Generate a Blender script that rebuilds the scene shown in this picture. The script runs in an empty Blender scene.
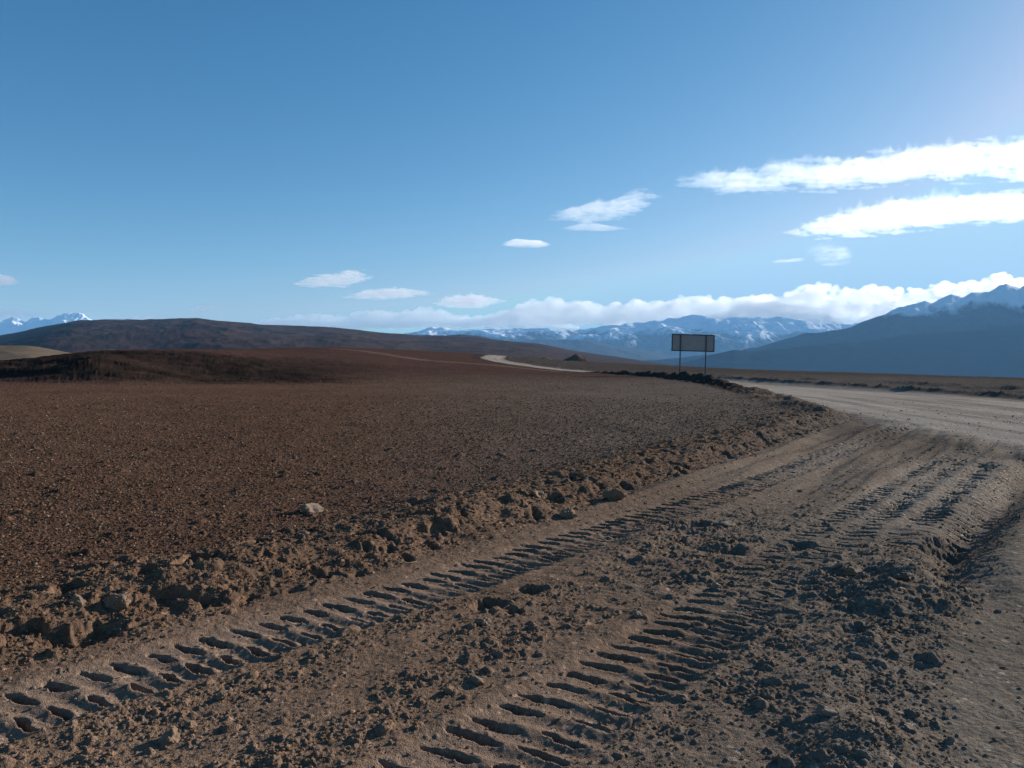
import bpy, math, random
import numpy as np
from mathutils import Vector

random.seed(7)
RNG = np.random.default_rng(11)
sc = bpy.context.scene
COL = sc.collection

# ------------------------------------------------------------------ camera
F = 760.0                    # focal length in pixels of a 1024 px wide frame
CAMZ = 1.6
HOR = 364.0                  # true horizon row in the photograph
cam_d = bpy.data.cameras.new('camera')
cam = bpy.data.objects.new('camera', cam_d)
COL.objects.link(cam)
cam_d.sensor_width = 36.0
cam_d.lens = F / 1024 * 36.0
cam_d.clip_start = 0.05
cam_d.clip_end = 120000
cam_d.shift_y = -(384 - HOR) / 1024
cam.location = (0, 0, CAMZ)
cam.rotation_euler = (math.radians(90), 0, 0)
sc.camera = cam

SUN_AZ = math.radians(54)     # to the right of the view axis
SUN_EL = math.radians(17)

# ------------------------------------------------------------------ noise
def _hash(ix, iy, seed):
    h = (ix.astype(np.int64) * 374761393 + iy.astype(np.int64) * 668265263 + seed * 974634777) & 0xFFFFFFFF
    h = ((h ^ (h >> 13)) * 1274126177) & 0xFFFFFFFF
    h = (h ^ (h >> 16))
    h = (h * 2246822519) & 0xFFFFFFFF
    return h ^ (h >> 15)

def hf(ix, iy, seed):
    return (_hash(ix, iy, seed) & 0xFFFFFF).astype(np.float32) / float(0xFFFFFF)

_GA = np.arange(64) * (2 * math.pi / 64)
_GX = np.cos(_GA).astype(np.float32); _GY = np.sin(_GA).astype(np.float32)

def noise(x, y, seed=0):
    fx = np.floor(x); fy = np.floor(y)
    ix = fx.astype(np.int64); iy = fy.astype(np.int64)
    dx = (x - fx).astype(np.float32); dy = (y - fy).astype(np.float32)
    u = dx * dx * dx * (dx * (dx * 6 - 15) + 10); v = dy * dy * dy * (dy * (dy * 6 - 15) + 10)
    def g(ax, ay, ddx, ddy):
        k = (_hash(ax, ay, seed) & 63)
        return _GX[k] * ddx + _GY[k] * ddy
    n00 = g(ix, iy, dx, dy); n10 = g(ix + 1, iy, dx - 1, dy)
    n01 = g(ix, iy + 1, dx, dy - 1); n11 = g(ix + 1, iy + 1, dx - 1, dy - 1)
    a = n00 + (n10 - n00) * u; b = n01 + (n11 - n01) * u
    return (a + (b - a) * v) * 1.4

def fbm(x, y, seed=0, octv=4, gain=0.5, lac=2.03):
    s = 0; a = 1.0; t = 0
    for k in range(octv):
        s = s + a * noise(x, y, seed + 17 * k); t += a
        a *= gain; x = x * lac + 3.7; y = y * lac - 1.9
    return s / t

def ridged(x, y, seed=0, octv=5, gain=0.5):
    s = 0; a = 1.0; t = 0
    for k in range(octv):
        s = s + a * (1 - 2 * np.abs(noise(x, y, seed + 13 * k))); t += a
        a *= gain; x = x * 2.07 + 5.1; y = y * 2.07 - 2.3
    return s / t

def lumps(x, y, size, dens, seed, power=0.5):
    """rounded lumps of about `size` metres, present where a hash is below dens; height 0..1 of their radius"""
    gx = x / size; gy = y / size
    ix0 = np.floor(gx).astype(np.int64); iy0 = np.floor(gy).astype(np.int64)
    out = np.zeros(x.shape, np.float32)
    for oy in (-1, 0, 1):
        for ox in (-1, 0, 1):
            ix = ix0 + ox; iy = iy0 + oy
            h1 = hf(ix, iy, seed); h2 = hf(ix, iy, seed + 1); h3 = hf(ix, iy, seed + 2); h4 = hf(ix, iy, seed + 3)
            cx = ix + 0.5 + (h1 - 0.5) * 0.8; cy = iy + 0.5 + (h2 - 0.5) * 0.8
            r = 0.25 + 0.35 * h3
            ang = h4 * 6.283
            ca = np.cos(ang); sa = np.sin(ang)
            ddx = gx - cx; ddy = gy - cy
            ex = (ddx * ca + ddy * sa) / r; ey = (-ddx * sa + ddy * ca) / (r * 0.75)
            d2 = ex * ex + ey * ey
            hh = r * np.maximum(0, 1 - d2) ** power * (hf(ix, iy, seed + 4) < dens)
            out = np.maximum(out, hh.astype(np.float32))
    return out * size

def sstep(a, b, x):
    t = np.clip((x - a) / (b - a), 0, 1)
    return t * t * (3 - 2 * t)

# ------------------------------------------------------------------ large shape of the terrain
def flat(Y):
    return HOR + CAMZ * F / Y
MC = {
 -300: [(45, 0), (55, 0), (62, 377), (70, 371), (90, 369), (120, 369), (200, 372), (700, 372)],
 0:    [(45, 0), (54, 0), (57, 378), (61, 367), (85, 366), (110, 366), (150, 368.5), (300, 370), (700, 371)],
 100:  [(45, 0), (52, 0), (54.5, 376), (58.5, 360), (85, 354), (110, 353), (150, 356), (300, 364), (700, 369)],
 200:  [(50, 0), (66, 0), (69, 371), (73.5, 358.5), (100, 351), (120, 348.5), (160, 351), (300, 360), (700, 369)],
 330:  [(60, 0), (80, 377), (98, 371), (104, 363), (130, 352), (160, 346.5), (200, 347.5), (300, 354), (700, 369)],
 430:  [(60, 0), (80, 377), (110, 368), (140, 360), (170, 353), (210, 350.5), (300, 354), (700, 369)],
 500:  [(60, 0), (80, 377.5), (110, 370), (150, 363), (190, 357.5), (230, 355.5), (300, 357), (700, 369)],
 560:  [(60, 0), (80, 378.3), (110, 373), (150, 367), (200, 361.5), (250, 359.5), (400, 363), (700, 370)],
 620:  [(60, 0), (80, 379), (110, 374), (150, 370), (200, 366), (260, 363.5), (400, 365), (700, 371)],
 700:  [(60, 0), (80, 378.8), (110, 374.5), (150, 371), (200, 368.6), (280, 367), (450, 369), (700, 374)],
 800:  [(60, 0), (80, 379.5), (110, 376), (150, 373.5), (200, 372), (300, 371), (450, 373), (700, 378)],
 900:  [(60, 0), (80, 381), (110, 377.5), (150, 375.8), (200, 374.8), (300, 374), (450, 376), (700, 381)],
 1024: [(45, 0), (60, 387), (80, 383), (110, 380.5), (150, 379), (200, 378.4), (300, 378), (450, 380), (700, 384)],
 1400: [(45, 0), (60, 389), (80, 386), (110, 384), (150, 383), (200, 382.5), (300, 382), (450, 384), (700, 388)],
}
LNY = np.linspace(math.log(0.3), math.log(760), 420)
PXG = np.arange(-300, 1401, 10.0)
def build_macro():
    keys = sorted(MC)
    rows = []
    for k in keys:
        Ys = [0.3]; Zs = [0.0]
        for Y, py in MC[k]:
            Ys.append(Y); Zs.append(0.0 if py == 0 else CAMZ - (py - HOR) * Y / F)
        rows.append(np.interp(LNY, np.log(Ys), Zs))
    rows = np.array(rows)
    tab = np.empty((len(PXG), len(LNY)))
    for j in range(len(LNY)):
        tab[:, j] = np.interp(PXG, keys, rows[:, j])
    def smooth(a, s, ax):
        n = int(3 * s); k = np.exp(-0.5 * (np.arange(-n, n + 1) / s) ** 2); k /= k.sum()
        pad = [(0, 0), (0, 0)]; pad[ax] = (n, n)
        p = np.pad(a, pad, mode='edge')
        return np.apply_along_axis(lambda m: np.convolve(m, k, 'valid'), ax, p)
    return smooth(smooth(tab, 2.2, 0), 1.6, 1)
TAB = build_macro()
def macro(x, y):
    y = np.maximum(y, 0.31)
    gx = np.clip((x / y * F + 512 - PXG[0]) / 10.0, 0, len(PXG) - 1.001)
    gy = np.clip((np.log(y) - LNY[0]) / (LNY[1] - LNY[0]), 0, len(LNY) - 1.001)
    ix = gx.astype(int); iy = gy.astype(int); fx = gx - ix; fy = gy - iy
    return ((TAB[ix, iy] * (1 - fx) + TAB[ix + 1, iy] * fx) * (1 - fy) + (TAB[ix, iy + 1] * (1 - fx) + TAB[ix + 1, iy + 1] * fx) * fy)

def gp(px, py):
    """ground point seen at a pixel of the photograph (used to measure the place)"""
    Ys = np.exp(np.linspace(math.log(1.5), math.log(600), 1500))
    x = (px - 512) / F * Ys
    zr = CAMZ - (py - HOR) / F * Ys
    below = np.nonzero(macro(x, Ys) >= zr)[0]
    k = below[0] if len(below) else len(Ys) - 1
    return (float(x[k]), float(Ys[k]))

def resample(pts, n=60):
    """smooth curve through the points"""
    p = np.array(pts, float)
    d = np.concatenate([[0], np.cumsum(np.hypot(*np.diff(p, axis=0).T))])
    t = np.linspace(0, d[-1], n)
    q = np.stack([np.interp(t, d, p[:, 0]), np.interp(t, d, p[:, 1])], 1)
    for _ in range(3):
        q[1:-1] = 0.25 * q[:-2] + 0.5 * q[1:-1] + 0.25 * q[2:]
    return q

def seg_field(x, y, q):
    """unsigned distance, side sign (positive = left of travel), arc length of the nearest point"""
    best = np.full(x.shape, 1e9, np.float32); sgn = np.ones(x.shape, np.float32); arc = np.zeros(x.shape, np.float32)
    s = 0.0
    for a, b in zip(q[:-1], q[1:]):
        vx, vy = b - a; L = math.hypot(vx, vy)
        wx = x - a[0]; wy = y - a[1]
        t = np.clip((wx * vx + wy * vy) / (L * L), 0, 1)
        d = np.hypot(wx - t * vx, wy - t * vy).astype(np.float32)
        m = d < best
        best[m] = d[m]
        cr = (vx * wy - vy * wx)
        sgn[m] = np.where(cr[m] >= 0, 1, -1)
        arc[m] = (s + t[m] * L)
        s += L
    return best, sgn, arc

# ------------------------------------------------------------------ lines measured in the place
TOE = resample([(-9, -4.2)] + [gp(*p) for p in [(0, 678), (60, 660), (125, 640), (200, 618), (280, 596), (340, 582), (400, 566),
      (450, 551), (520, 530), (600, 505), (680, 480), (740, 460), (800, 439), (850, 421), (872, 411)]], 70)
TR1 = resample([(-6, -1.3)] + [gp(*p) for p in [(28, 707), (135, 671), (235, 646), (361, 607), (455, 580), (530, 555), (604, 530), (665, 511),
      (725, 493), (800, 466), (845, 447), (905, 426)]], 60)
TR2 = resample([(-2.3, 0.35)] + [gp(*p) for p in [(485, 757), (575, 704), (666, 651), (725, 606), (800, 549), (850, 519), (890, 495),
      (935, 468), (975, 448)]], 60)
TR3 = resample([gp(*p) for p in [(850, 560), (890, 525), (925, 497), (955, 472), (975, 458)]], 24)
TR4 = resample([gp(*p) for p in [(905, 560), (945, 520), (975, 490), (1000, 466), (1012, 455)]], 24)
RUT4 = resample([(3.0, 3.6)] + [gp(*p) for p in [(925, 575), (965, 535), (995, 505), (1018, 478), (1040, 460)]], 24)
PATH = resample([(1.2, -1.0), (1.75, 2.3)] + [gp(*p) for p in [(912, 740), (940, 690), (962, 640), (985, 585), (1005, 545), (1030, 510), (1080, 480), (1150, 462)]], 40)
ROAD = resample([(13, -20), (14.5, 0)] + [gp(*p) for p in [(1180, 441), (1024, 417), (960, 408), (900, 400), (850, 393.5), (810, 388.3), (770, 384.3),
      (720, 380.2), (660, 376.3), (610, 373), (575, 370.4), (545, 367.7), (520, 364.8), (502, 361.7), (491, 359), (494, 357.2), (508, 356.3)]], 130)
FAINT = resample([gp(*p) for p in [(340, 349.5), (365, 352), (395, 357), (425, 361), (470, 364), (520, 368), (560, 372)]], 40)

def blob(x, y, px, py, rx, ry=None, rot=0.85):
    cx, cy = gp(px, py); ry = ry or rx
    c, s = math.cos(rot), math.sin(rot)
    dx = (x - cx); dy = (y - cy)
    a = (dx * c + dy * s) / rx; b = (-dx * s + dy * c) / ry
    return np.exp(-(a * a + b * b))

def tread(x, y, q, seed, amp, width=0.56, pitch=0.168, fade=None):
    d, sg, s = seg_field(x, y, q)
    n = d * sg                                   # positive = left of travel
    Lq = float(np.sum(np.hypot(*np.diff(q, axis=0).T)))
    amp = amp * sstep(0.0, 0.25, s) * sstep(Lq, Lq - 1.2, s)
    inb = sstep(width / 2 + 0.09, width / 2 - 0.03, d) * sstep(0.0, 0.25, s) * sstep(Lq, Lq - 1.2, s)
    out = -0.022 * inb * amp
    out = out + 0.010 * np.exp(-((d - width / 2 - 0.05) / 0.05) ** 2) * amp * np.clip(0.3 + 1.6 * noise(x * 4, y * 4, seed), 0, 1.5)
    wx_ = 0.015 * noise(x * 11, y * 11, seed + 3) + 0.006 * noise(x * 34, y * 34, seed + 4)
    for side, off in ((1, 0.0), (-1, 0.5)):
        c = side * 0.155
        lat = n - c
        ph = (s + (0.20 if side > 0 else 0.04) * lat + wx_) / pitch + off
        k = np.floor(ph)
        kk = k.astype(np.int64)
        h = lambda j: hf(kk, kk * 0 + side + j, seed)
        jit = (h(5) - 0.5) * 0.22
        wv = np.clip(0.25 + 1.1 * h(9), 0.25, 1.15)
        t = (ph - k - 0.5 - jit) * pitch
        ln = (0.098 + 0.035 * h(2)) * (1.0 if side > 0 else 0.9)
        la = (lat + 0.03 * (h(3) - 0.5) + 0.010 * noise(x * 16, y * 16, seed + 8)) / ln
        th = (0.016 + 0.009 * h(4)) * (1 + 0.55 * noise(x * 15, y * 15, seed + 9))
        r2 = (t / th) ** 2 + np.abs(la) ** 2.6
        e = sstep(1.6, 0.3, r2)
        out = out - 0.075 * e * wv * amp
        lw = sstep(1.5, 0.6, np.abs(la))
        out = out + 0.012 * np.exp(-((t - 2.1 * th) / (0.9 * th)) ** 2) * lw * amp * wv * np.clip(0.6 + noise(x * 6, y * 6, seed + 12), 0, 1.4)
        out = out + 0.006 * np.cos(6.283 * (ph - k)) * -1 * inb * amp
    return out, inb, s

# clod-rich places: (px, py, radius along the ruts in m, radius across, strength)
CLODS = [(120, 740, .55, .3, 1), (220, 700, .5, .18, .8), (60, 610, .9, .35, .8), (110, 625, .3, .25, 1), (350, 735, .6, .16, 1), (440, 680, .45, .14, .9),
  (520, 640, .5, .14, .8), (590, 615, .5, .15, .6), (490, 618, .3, .2, .7), (310, 660, .5, .12, .5), (240, 660, .4, .1, .6), (420, 620, .6, .12, .45),
  (700, 540, .8, .45, .9), (720, 575, .5, .35, .9), (780, 580, .7, .4, .9), (850, 590, .6, .5, 1), (760, 640, .4, .3, .7), (740, 690, .35, .2, .8),
  (800, 680, .5, .3, .7), (640, 555, .5, .25, .7), (640, 745, .5, .25, .35), (840, 740, .4, .3, .6), (930, 600, .6, .4, .9), (900, 640, .5, .3, .9),
  (880, 700, .4, .25, .9), (860, 752, .3, .2, .9), (960, 560, .8, .4, .9), (800, 520, 1., .4, .6), (740, 520, .8, .3, .6), (1010, 520, 1.2, .5, .9),
  (1005, 745, .2, .14, .6), (690, 625, .3, .25, .45), (560, 590, .5, .2, .4), (900, 555, .7, .4, .8)]
HOLES = [(487, 607, .13, .09, .13), (532, 592, .10, .08, .11), (268, 660, .06, .05, .06), (515, 612, .06, .05, .05), (945, 541, .40, .16, .13), (205, 585, .12, .09, .10),
  (85, 640, .22, .12, .09), (640, 470, .0, .1, .1), (695, 527, .22, .12, .10), (730, 553, .25, .08, .08), (800, 545, .2, .12, .09), (870, 575, .22, .10, .06), (840, 600, .2, .10, .04), (850, 640, .2, .1, .06)]
HOLES = [h for h in HOLES if h[2] > 0]

def terrain(x, y):
    """height and the fields the ground is coloured and divided by"""
    f = {}
    z = macro(x, y).astype(np.float64)
    fine = sstep(60, 25, y)
    dT, sT, aT = seg_field(x, y, TOE)
    dR, sR, aR = seg_field(x, y, ROAD)
    nR = dR * sR
    hw = np.interp(y, [0, 20, 40, 80, 120, 180], [4.9, 4.9, 4.6, 3.4, 2.8, 2.4])
    e = nR + 0.35 * noise(x * 0.5, y * 0.5, 31) * np.minimum(1, y / 30)
    road = sstep(hw + 1.0, hw - 1.0, np.abs(e) + 0.25 * noise(x * 1.7, y * 1.7, 33))
    # the gravel plain lies left of the toe line and left of the road
    nT = dT * sT
    beyond = y > TOE[-1][1] - 0.5
    plain = np.where(beyond, sstep(hw + 0.4, hw + 1.6, nR), sstep(-0.15, 0.25, nT) * sstep(hw + 0.2, hw + 1.0, nR))
    dd = np.where(beyond, nR - hw - 0.3, np.minimum(nT, nR - hw - 0.3))
    wob = 0.16 * noise(x * 1.3, y * 1.3, 40) + 0.07 * noise(x * 4, y * 4, 41)
    d2 = dd + wob
    bw = np.interp(y, [0, 5, 12, 30, 60], [0.85, 0.85, 0.95, 1.3, 1.6])
    bh = np.interp(y, [0, 5, 12, 22, 30, 45, 60, 95, 120], [.16, .16, .20, .34, .50, .62, .98, .80, .10]) * (0.85 + 0.5 * noise(x * .7, y * .7, 44)) * 0.85
    ph = np.interp(y, [0, 5, 12, 30, 60, 100, 120], [.07, .07, .10, .26, .25, .25, .05])
    rise = sstep(0, bw * 0.75, d2)
    fall = sstep(bw * 0.9, bw * np.interp(y, [0, 28, 45], [2.2, 2.0, 1.3]), d2)
    z = z + (bh * rise * (1 - fall) + ph * fall)
    berm = rise * (1 - fall) + 0.0
    f['berm'] = sstep(-0.05, 0.15, d2) * (1 - sstep(bw * 1.3, bw * 1.9, d2))
    f['plain'] = plain
    f['road'] = road
    # far windrow on the right of the road
    wr = np.exp(-((-nR - hw - 1.2 - 0.5 * noise(x * .2, y * .2, 50)) / 0.5) ** 2)
    z = z + wr * 0.24 * np.clip(0.7 + 0.9 * fbm(x * .5, y * .5, 51, 3), 0, 1.3) * sstep(14, 30, y)
    wr2 = np.exp(-((-nR - hw - 7 - 2 * noise(x * .1, y * .1, 53)) / 1.3) ** 2)
    z = z + wr2 * 0.26 * np.clip(0.4 + 1.4 * fbm(x * .3, y * .3, 54, 3), 0, 1.2) * sstep(20, 40, y)
    f['windrow'] = np.clip(wr, 0, 1) * sstep(14, 30, y)
    rt = sstep(-hw - 0.5, -hw - 2, nR) * sstep(14, 30, y)
    z = z + rt * (0.16 * fbm(x * .35, y * .35, 56, 4) + 0.10 * ridged(x * .22, y * .12, 57, 4) * sstep(300, 120, y) + 0.3 * lumps(x, y, 0.30, np.full(x.shape, .35), 58))
    # road sits a little low; shallow long wheel ruts in it
    z = z - 0.25 * road * sstep(30, 60, y) * sstep(125, 95, y)
    z = z + road * 0.018 * noise(nR * 1.6, aR * 0.05, 60) * fine
    # the pale road carries on as a low embankment edge on its near side
    edge = sstep(hw + 1.0, hw - 0.1, np.abs(e)) * (1 - plain)
    z = z + 0.03 * edge * sstep(30, 18, y) * sstep(9, 16, y)
    # rutted track zone
    tz = (1 - plain) * (1 - road) * (nR > 0)
    dP, sP, aP = seg_field(x, y, PATH)
    path = sstep(0.12, -0.12, dP * sP + 0.10 * noise(x * 2.2, y * 2.2, 70)) * tz
    f['path'] = path
    nearz = sstep(40, 24, y)
    t1, i1, s1 = tread(x, y, TR1, 100, 1.0 * (0.95 + 0.4 * noise(x * .6, y * .6, 101)))
    s2f = np.interp(y, [0, 4.9, 5.6, 7.6, 9, 40], [1, 1, .45, .4, .95, 1])
    t2, i2, s2 = tread(x, y, TR2, 120, s2f * (0.85 + 0.3 * noise(x * .6, y * .6, 121)))
    t3, i3, s3 = tread(x, y, TR3, 140, 0.75 * sstep(6.2, 7.5, y), pitch=0.19)
    t4, i4, s4 = tread(x, y, TR4, 160, 1.0 * sstep(6.2, 7.5, y), width=0.62, pitch=0.20)
    tracks = np.clip(i1 + i2 * s2f + i3 * sstep(6.2, 7.5, y) + i4 * sstep(6.2, 7.5, y), 0, 1)
    m = tz
    var34 = np.clip(0.9 + 1.1 * noise(x * 1.4, y * 1.4, 170), 0.1, 1.3)
    z = z + (t1 * 1.0 + t2 + (t3 + t4) * var34) * np.clip(m + i1 * (1 - road), 0, 1) * nearz
    slab = np.clip(blob(x, y, 770, 570, 1.6, 0.9) + blob(x, y, 900, 600, 0.9, 0.5) + 0.7 * blob(x, y, 690, 530, 1.3, 0.5), 0, 1) * tz * (1 - path)
    f['tracks'] = tracks
    # long furrows and ridges that run with the ruts
    along = s1; across = seg_signed(TR1, x, y)
    fur = fbm(across * 1.7, along * 0.16, 200, 3)
    z = z + tz * (1 - tracks * 0.8) * (1 - path) * ((0.045 + 0.15 * sstep(7, 12, y) * (1 - 0.4 * tracks)) * fur) * sstep(60, 30, y)
    z = z + slab * (1 - 0.6 * i2) * (0.045 * np.maximum(ridged(x * 1.3 + 0.5 * y, y * 2.6, 220, 4), -0.3) * sstep(30, 10, y) + 0.02 * np.floor(4 * fbm(x * 2.1, y * 3.2, 221, 3)) / 1.5)
    d4, sg4, a4 = seg_field(x, y, RUT4)
    z = z + tz * (-0.16 * np.exp(-((d4) / 0.2) ** 2) + 0.10 * np.exp(-((d4 * sg4 + 0.5) / 0.25) ** 2)) * sstep(4.6, 6.5, y) * sstep(26, 16, y)
    z = z + tz * 0.07 * np.exp(-((dP * sP - 0.40) / 0.22) ** 2) * (0.6 + 0.8 * noise(x * 2, y * 2, 74)) * sstep(10, 5, y)
    for h in HOLES:
        z = z - h[4] * np.clip(blob(x, y, *h[:4]) * 1.8 - 0.45 + 0.35 * noise(x * 9, y * 9, 77) + 0.25 * noise(x * 25, y * 25, 78), 0, 1)
    # clods
    cl = np.zeros(x.shape)
    for c in CLODS:
        cl = np.maximum(cl, c[4] * blob(x, y, *c[:4]) * 1.4)
    mid = np.clip(1.1 * noise(x * 1.1 + 9, y * 1.1, 210) - 0.05, 0, 0.6) * (0.5 + 0.5 * sstep(-0.5, 0.5, x - (-0.5)))
    cl = np.clip(cl + mid * 0.55, 0, 1) * (1 - path * 0.97) * (1 - tracks * 0.85) * tz * (1 - plain)
    bz = np.clip(f['berm'], 0, 1) * sstep(110, 60, y)
    cn = np.clip(0.45 + 1.3 * fbm(x * 2.4, y * 2.4, 215, 3), 0, 1)
    cl = cl * (0.25 + 0.75 * cn)
    dens = np.clip(cl * 0.75 + bz * (0.12 + 0.6 * cn), 0, 1)
    f['clods'] = dens
    wx = x + 0.02 * noise(x * 14, y * 14, 300); wy = y + 0.02 * noise(x * 14, y * 14, 301)
    nearc = sstep(34, 20, y)
    L = np.zeros(x.shape)
    L += 0.36 * lumps(wx, wy, 0.17, dens * 0.10, 310)
    L += 0.52 * lumps(wx, wy, 0.085, dens * 0.28, 320)
    L += 0.55 * lumps(wx, wy, 0.045, dens * 0.6 + 0.01, 330) * nearc
    L += 0.5 * lumps(x, y, 0.024, np.clip(dens * 1.3 + 0.05, 0, 1), 340) * sstep(14, 8, y)
    far = sstep(20, 40, y)
    L += 0.5 * lumps(wx, wy, 0.34, bz * far * 0.22 + 0.3 * f['windrow'], 350)
    L += 0.26 * lumps(wx, wy, 0.24, bz * (1 - far) * 0.07 * sstep(3, 6, y), 360)
    z = z + L
    z = z - bz * fine * 0.07 * sstep(0.28, 0.55, fbm(x * 3.1, y * 3.1, 380, 3) * 1.6) 
    z = z + dens * 0.03 * fbm(x * 9, y * 9, 370, 3) * fine
    z = z + bz * 0.03 * ridged(x * 2.6, y * 2.6, 375, 3) * sstep(50, 25, y)
    # gravel of the plain
    p = plain * (1 - 0.7 * bz)
    z = z + p * (fine * 0.5 * lumps(x, y, 0.034, np.full(x.shape, 0.7), 400) + sstep(120, 60, y) * 0.5 * lumps(x, y, 0.065, np.full(x.shape, 0.11) * (1 + sstep(20, 50, y)), 410))
    z = z + p * sstep(160, 70, y) * 0.40 * lumps(x, y, 0.16, np.full(x.shape, 0.03) + 0.3 * sstep(30, 60, y), 420)
    z = z + p * (0.03 * fbm(x * 1.2, y * 1.2, 430, 3) + 0.05 * fbm(x * .25, y * .25, 431, 3) * sstep(5, 20, y))
    # broken face of the bank on the left
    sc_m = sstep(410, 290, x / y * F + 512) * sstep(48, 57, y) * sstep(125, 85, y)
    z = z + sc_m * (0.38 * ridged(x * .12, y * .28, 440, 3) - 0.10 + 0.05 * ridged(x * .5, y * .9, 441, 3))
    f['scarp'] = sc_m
    dz = sstep(60, 150, y)
    z = z + dz * 0.35 * fbm(x * .03, y * .03, 450, 4) * np.minimum(1, 300 / y) + dz * 0.06 * fbm(x * .4, y * .4, 452, 3)
    # fine sandy unevenness
    z = z + (1 - p) * fine * (1 - 0.65 * tracks * sstep(8, 6, y)) * (0.012 * fbm(x * 6, y * 6, 460, 3) + 0.0035 * fbm(x * 40, y * 40, 461, 2))
    dF, sF, aF = seg_field(x, y, FAINT)
    f['faint'] = sstep(2.2, 1.2, dF + 0.6 * noise(x * .3, y * .3, 470))
    f['nR'] = nR; f['aR'] = aR; f['hw'] = hw; f['across'] = across; f['along'] = along; f['tz'] = tz
    return z, f

def seg_signed(q, x, y):
    d, s, a = seg_field(x, y, q)
    return d * s

# ------------------------------------------------------------------ materials
def new_mat(name):
    m = bpy.data.materials.new(name); m.use_nodes = True
    nt = m.node_tree
    b = next(n for n in nt.nodes if n.type == 'BSDF_PRINCIPLED')
    return m, nt, b

def N(nt, t, **kw):
    n = nt.nodes.new(t)
    for k, v in kw.items():
        setattr(n, k, v)
    return n

def mathn(nt, op, a, b=None, clamp=False):
    n = N(nt, 'ShaderNodeMath', operation=op, use_clamp=clamp)
    for i, v in enumerate((a, b)):
        if v is None: continue
        if isinstance(v, (int, float)): n.inputs[i].default_value = v
        else: nt.links.new(v, n.inputs[i])
    return n.outputs[0]

def noise_n(nt, vec, scale, detail=3, rough=0.55):
    n = N(nt, 'ShaderNodeTexNoise'); n.inputs['Scale'].default_value = scale
    n.inputs['Detail'].default_value = detail; n.inputs['Roughness'].default_value = rough
    nt.links.new(vec, n.inputs['Vector'])
    return n.outputs['Fac']

def soil_mat(name, pebble=0.5, bump=0.006, rough=0.95, speck=0.05):
    """soil: base colour comes from the mesh's own soil-type attribute, broken up by procedural grains"""
    m, nt, b = new_mat(name)
    at = N(nt, 'ShaderNodeAttribute', attribute_name='soil')
    tc = N(nt, 'ShaderNodeTexCoord'); v = tc.outputs['Object']
    n1 = noise_n(nt, v, 28, 4); n2 = noise_n(nt, v, 0.8, 4); n3 = noise_n(nt, v, 150, 2)
    vo = N(nt, 'ShaderNodeTexVoronoi'); vo.inputs['Scale'].default_value = 38; nt.links.new(v, vo.inputs['Vector'])
    sep = N(nt, 'ShaderNodeSeparateColor'); nt.links.new(vo.outputs['Color'], sep.inputs[0])
    k = mathn(nt, 'MULTIPLY', sep.outputs[0], pebble)
    k = mathn(nt, 'ADD', k, 1 - pebble * 0.5)
    k2 = mathn(nt, 'ADD', mathn(nt, 'MULTIPLY', n1, 0.7), 0.65)
    k3 = mathn(nt, 'ADD', mathn(nt, 'MULTIPLY', n2, 0.6), 0.70)
    k4 = mathn(nt, 'ADD', mathn(nt, 'MULTIPLY', n3, 0.6), 0.70)
    kk = mathn(nt, 'MULTIPLY', mathn(nt, 'MULTIPLY', k, k2), mathn(nt, 'MULTIPLY', k3, k4))
    pale = mathn(nt, 'MULTIPLY', mathn(nt, 'GREATER_THAN', sep.outputs[1], 1 - speck), 0.9)
    kk = mathn(nt, 'ADD', kk, pale)
    mx = N(nt, 'ShaderNodeVectorMath', operation='SCALE')
    nt.links.new(at.outputs['Color'], mx.inputs[0]); nt.links.new(kk, mx.inputs['Scale'])
    nt.links.new(mx.outputs[0], b.inputs['Base Color'])
    b.inputs['Roughness'].default_value = rough
    b.inputs['Specular IOR Level'].default_value = 0.0
    bp = N(nt, 'ShaderNodeBump'); bp.inputs['Distance'].default_value = bump; bp.inputs['Strength'].default_value = 1.0
    hsum = mathn(nt, 'ADD', n3, mathn(nt, 'MULTIPLY', n1, 1.5))
    nt.links.new(hsum, bp.inputs['Height']); nt.links.new(bp.outputs[0], b.inputs['Normal'])
    return m

def simple_mat(name, col, rough=0.8, var=0.3, scale=6, bump=0.0, metal=0.0):
    m, nt, b = new_mat(name)
    tc = N(nt, 'ShaderNodeTexCoord')
    n1 = noise_n(nt, tc.outputs['Object'], scale, 5)
    k = mathn(nt, 'ADD', mathn(nt, 'MULTIPLY', n1, var * 2), 1 - var)
    mx = N(nt, 'ShaderNodeVectorMath', operation='SCALE'); mx.inputs[0].default_value = col
    nt.links.new(k, mx.inputs['Scale']); nt.links.new(mx.outputs[0], b.inputs['Base Color'])
    b.inputs['Roughness'].default_value = rough; b.inputs['Metallic'].default_value = metal
    if bump:
        bp = N(nt, 'ShaderNodeBump'); bp.inputs['Distance'].default_value = bump
        nt.links.new(n1, bp.inputs['Height']); nt.links.new(bp.outputs[0], b.inputs['Normal'])
    return m

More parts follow.
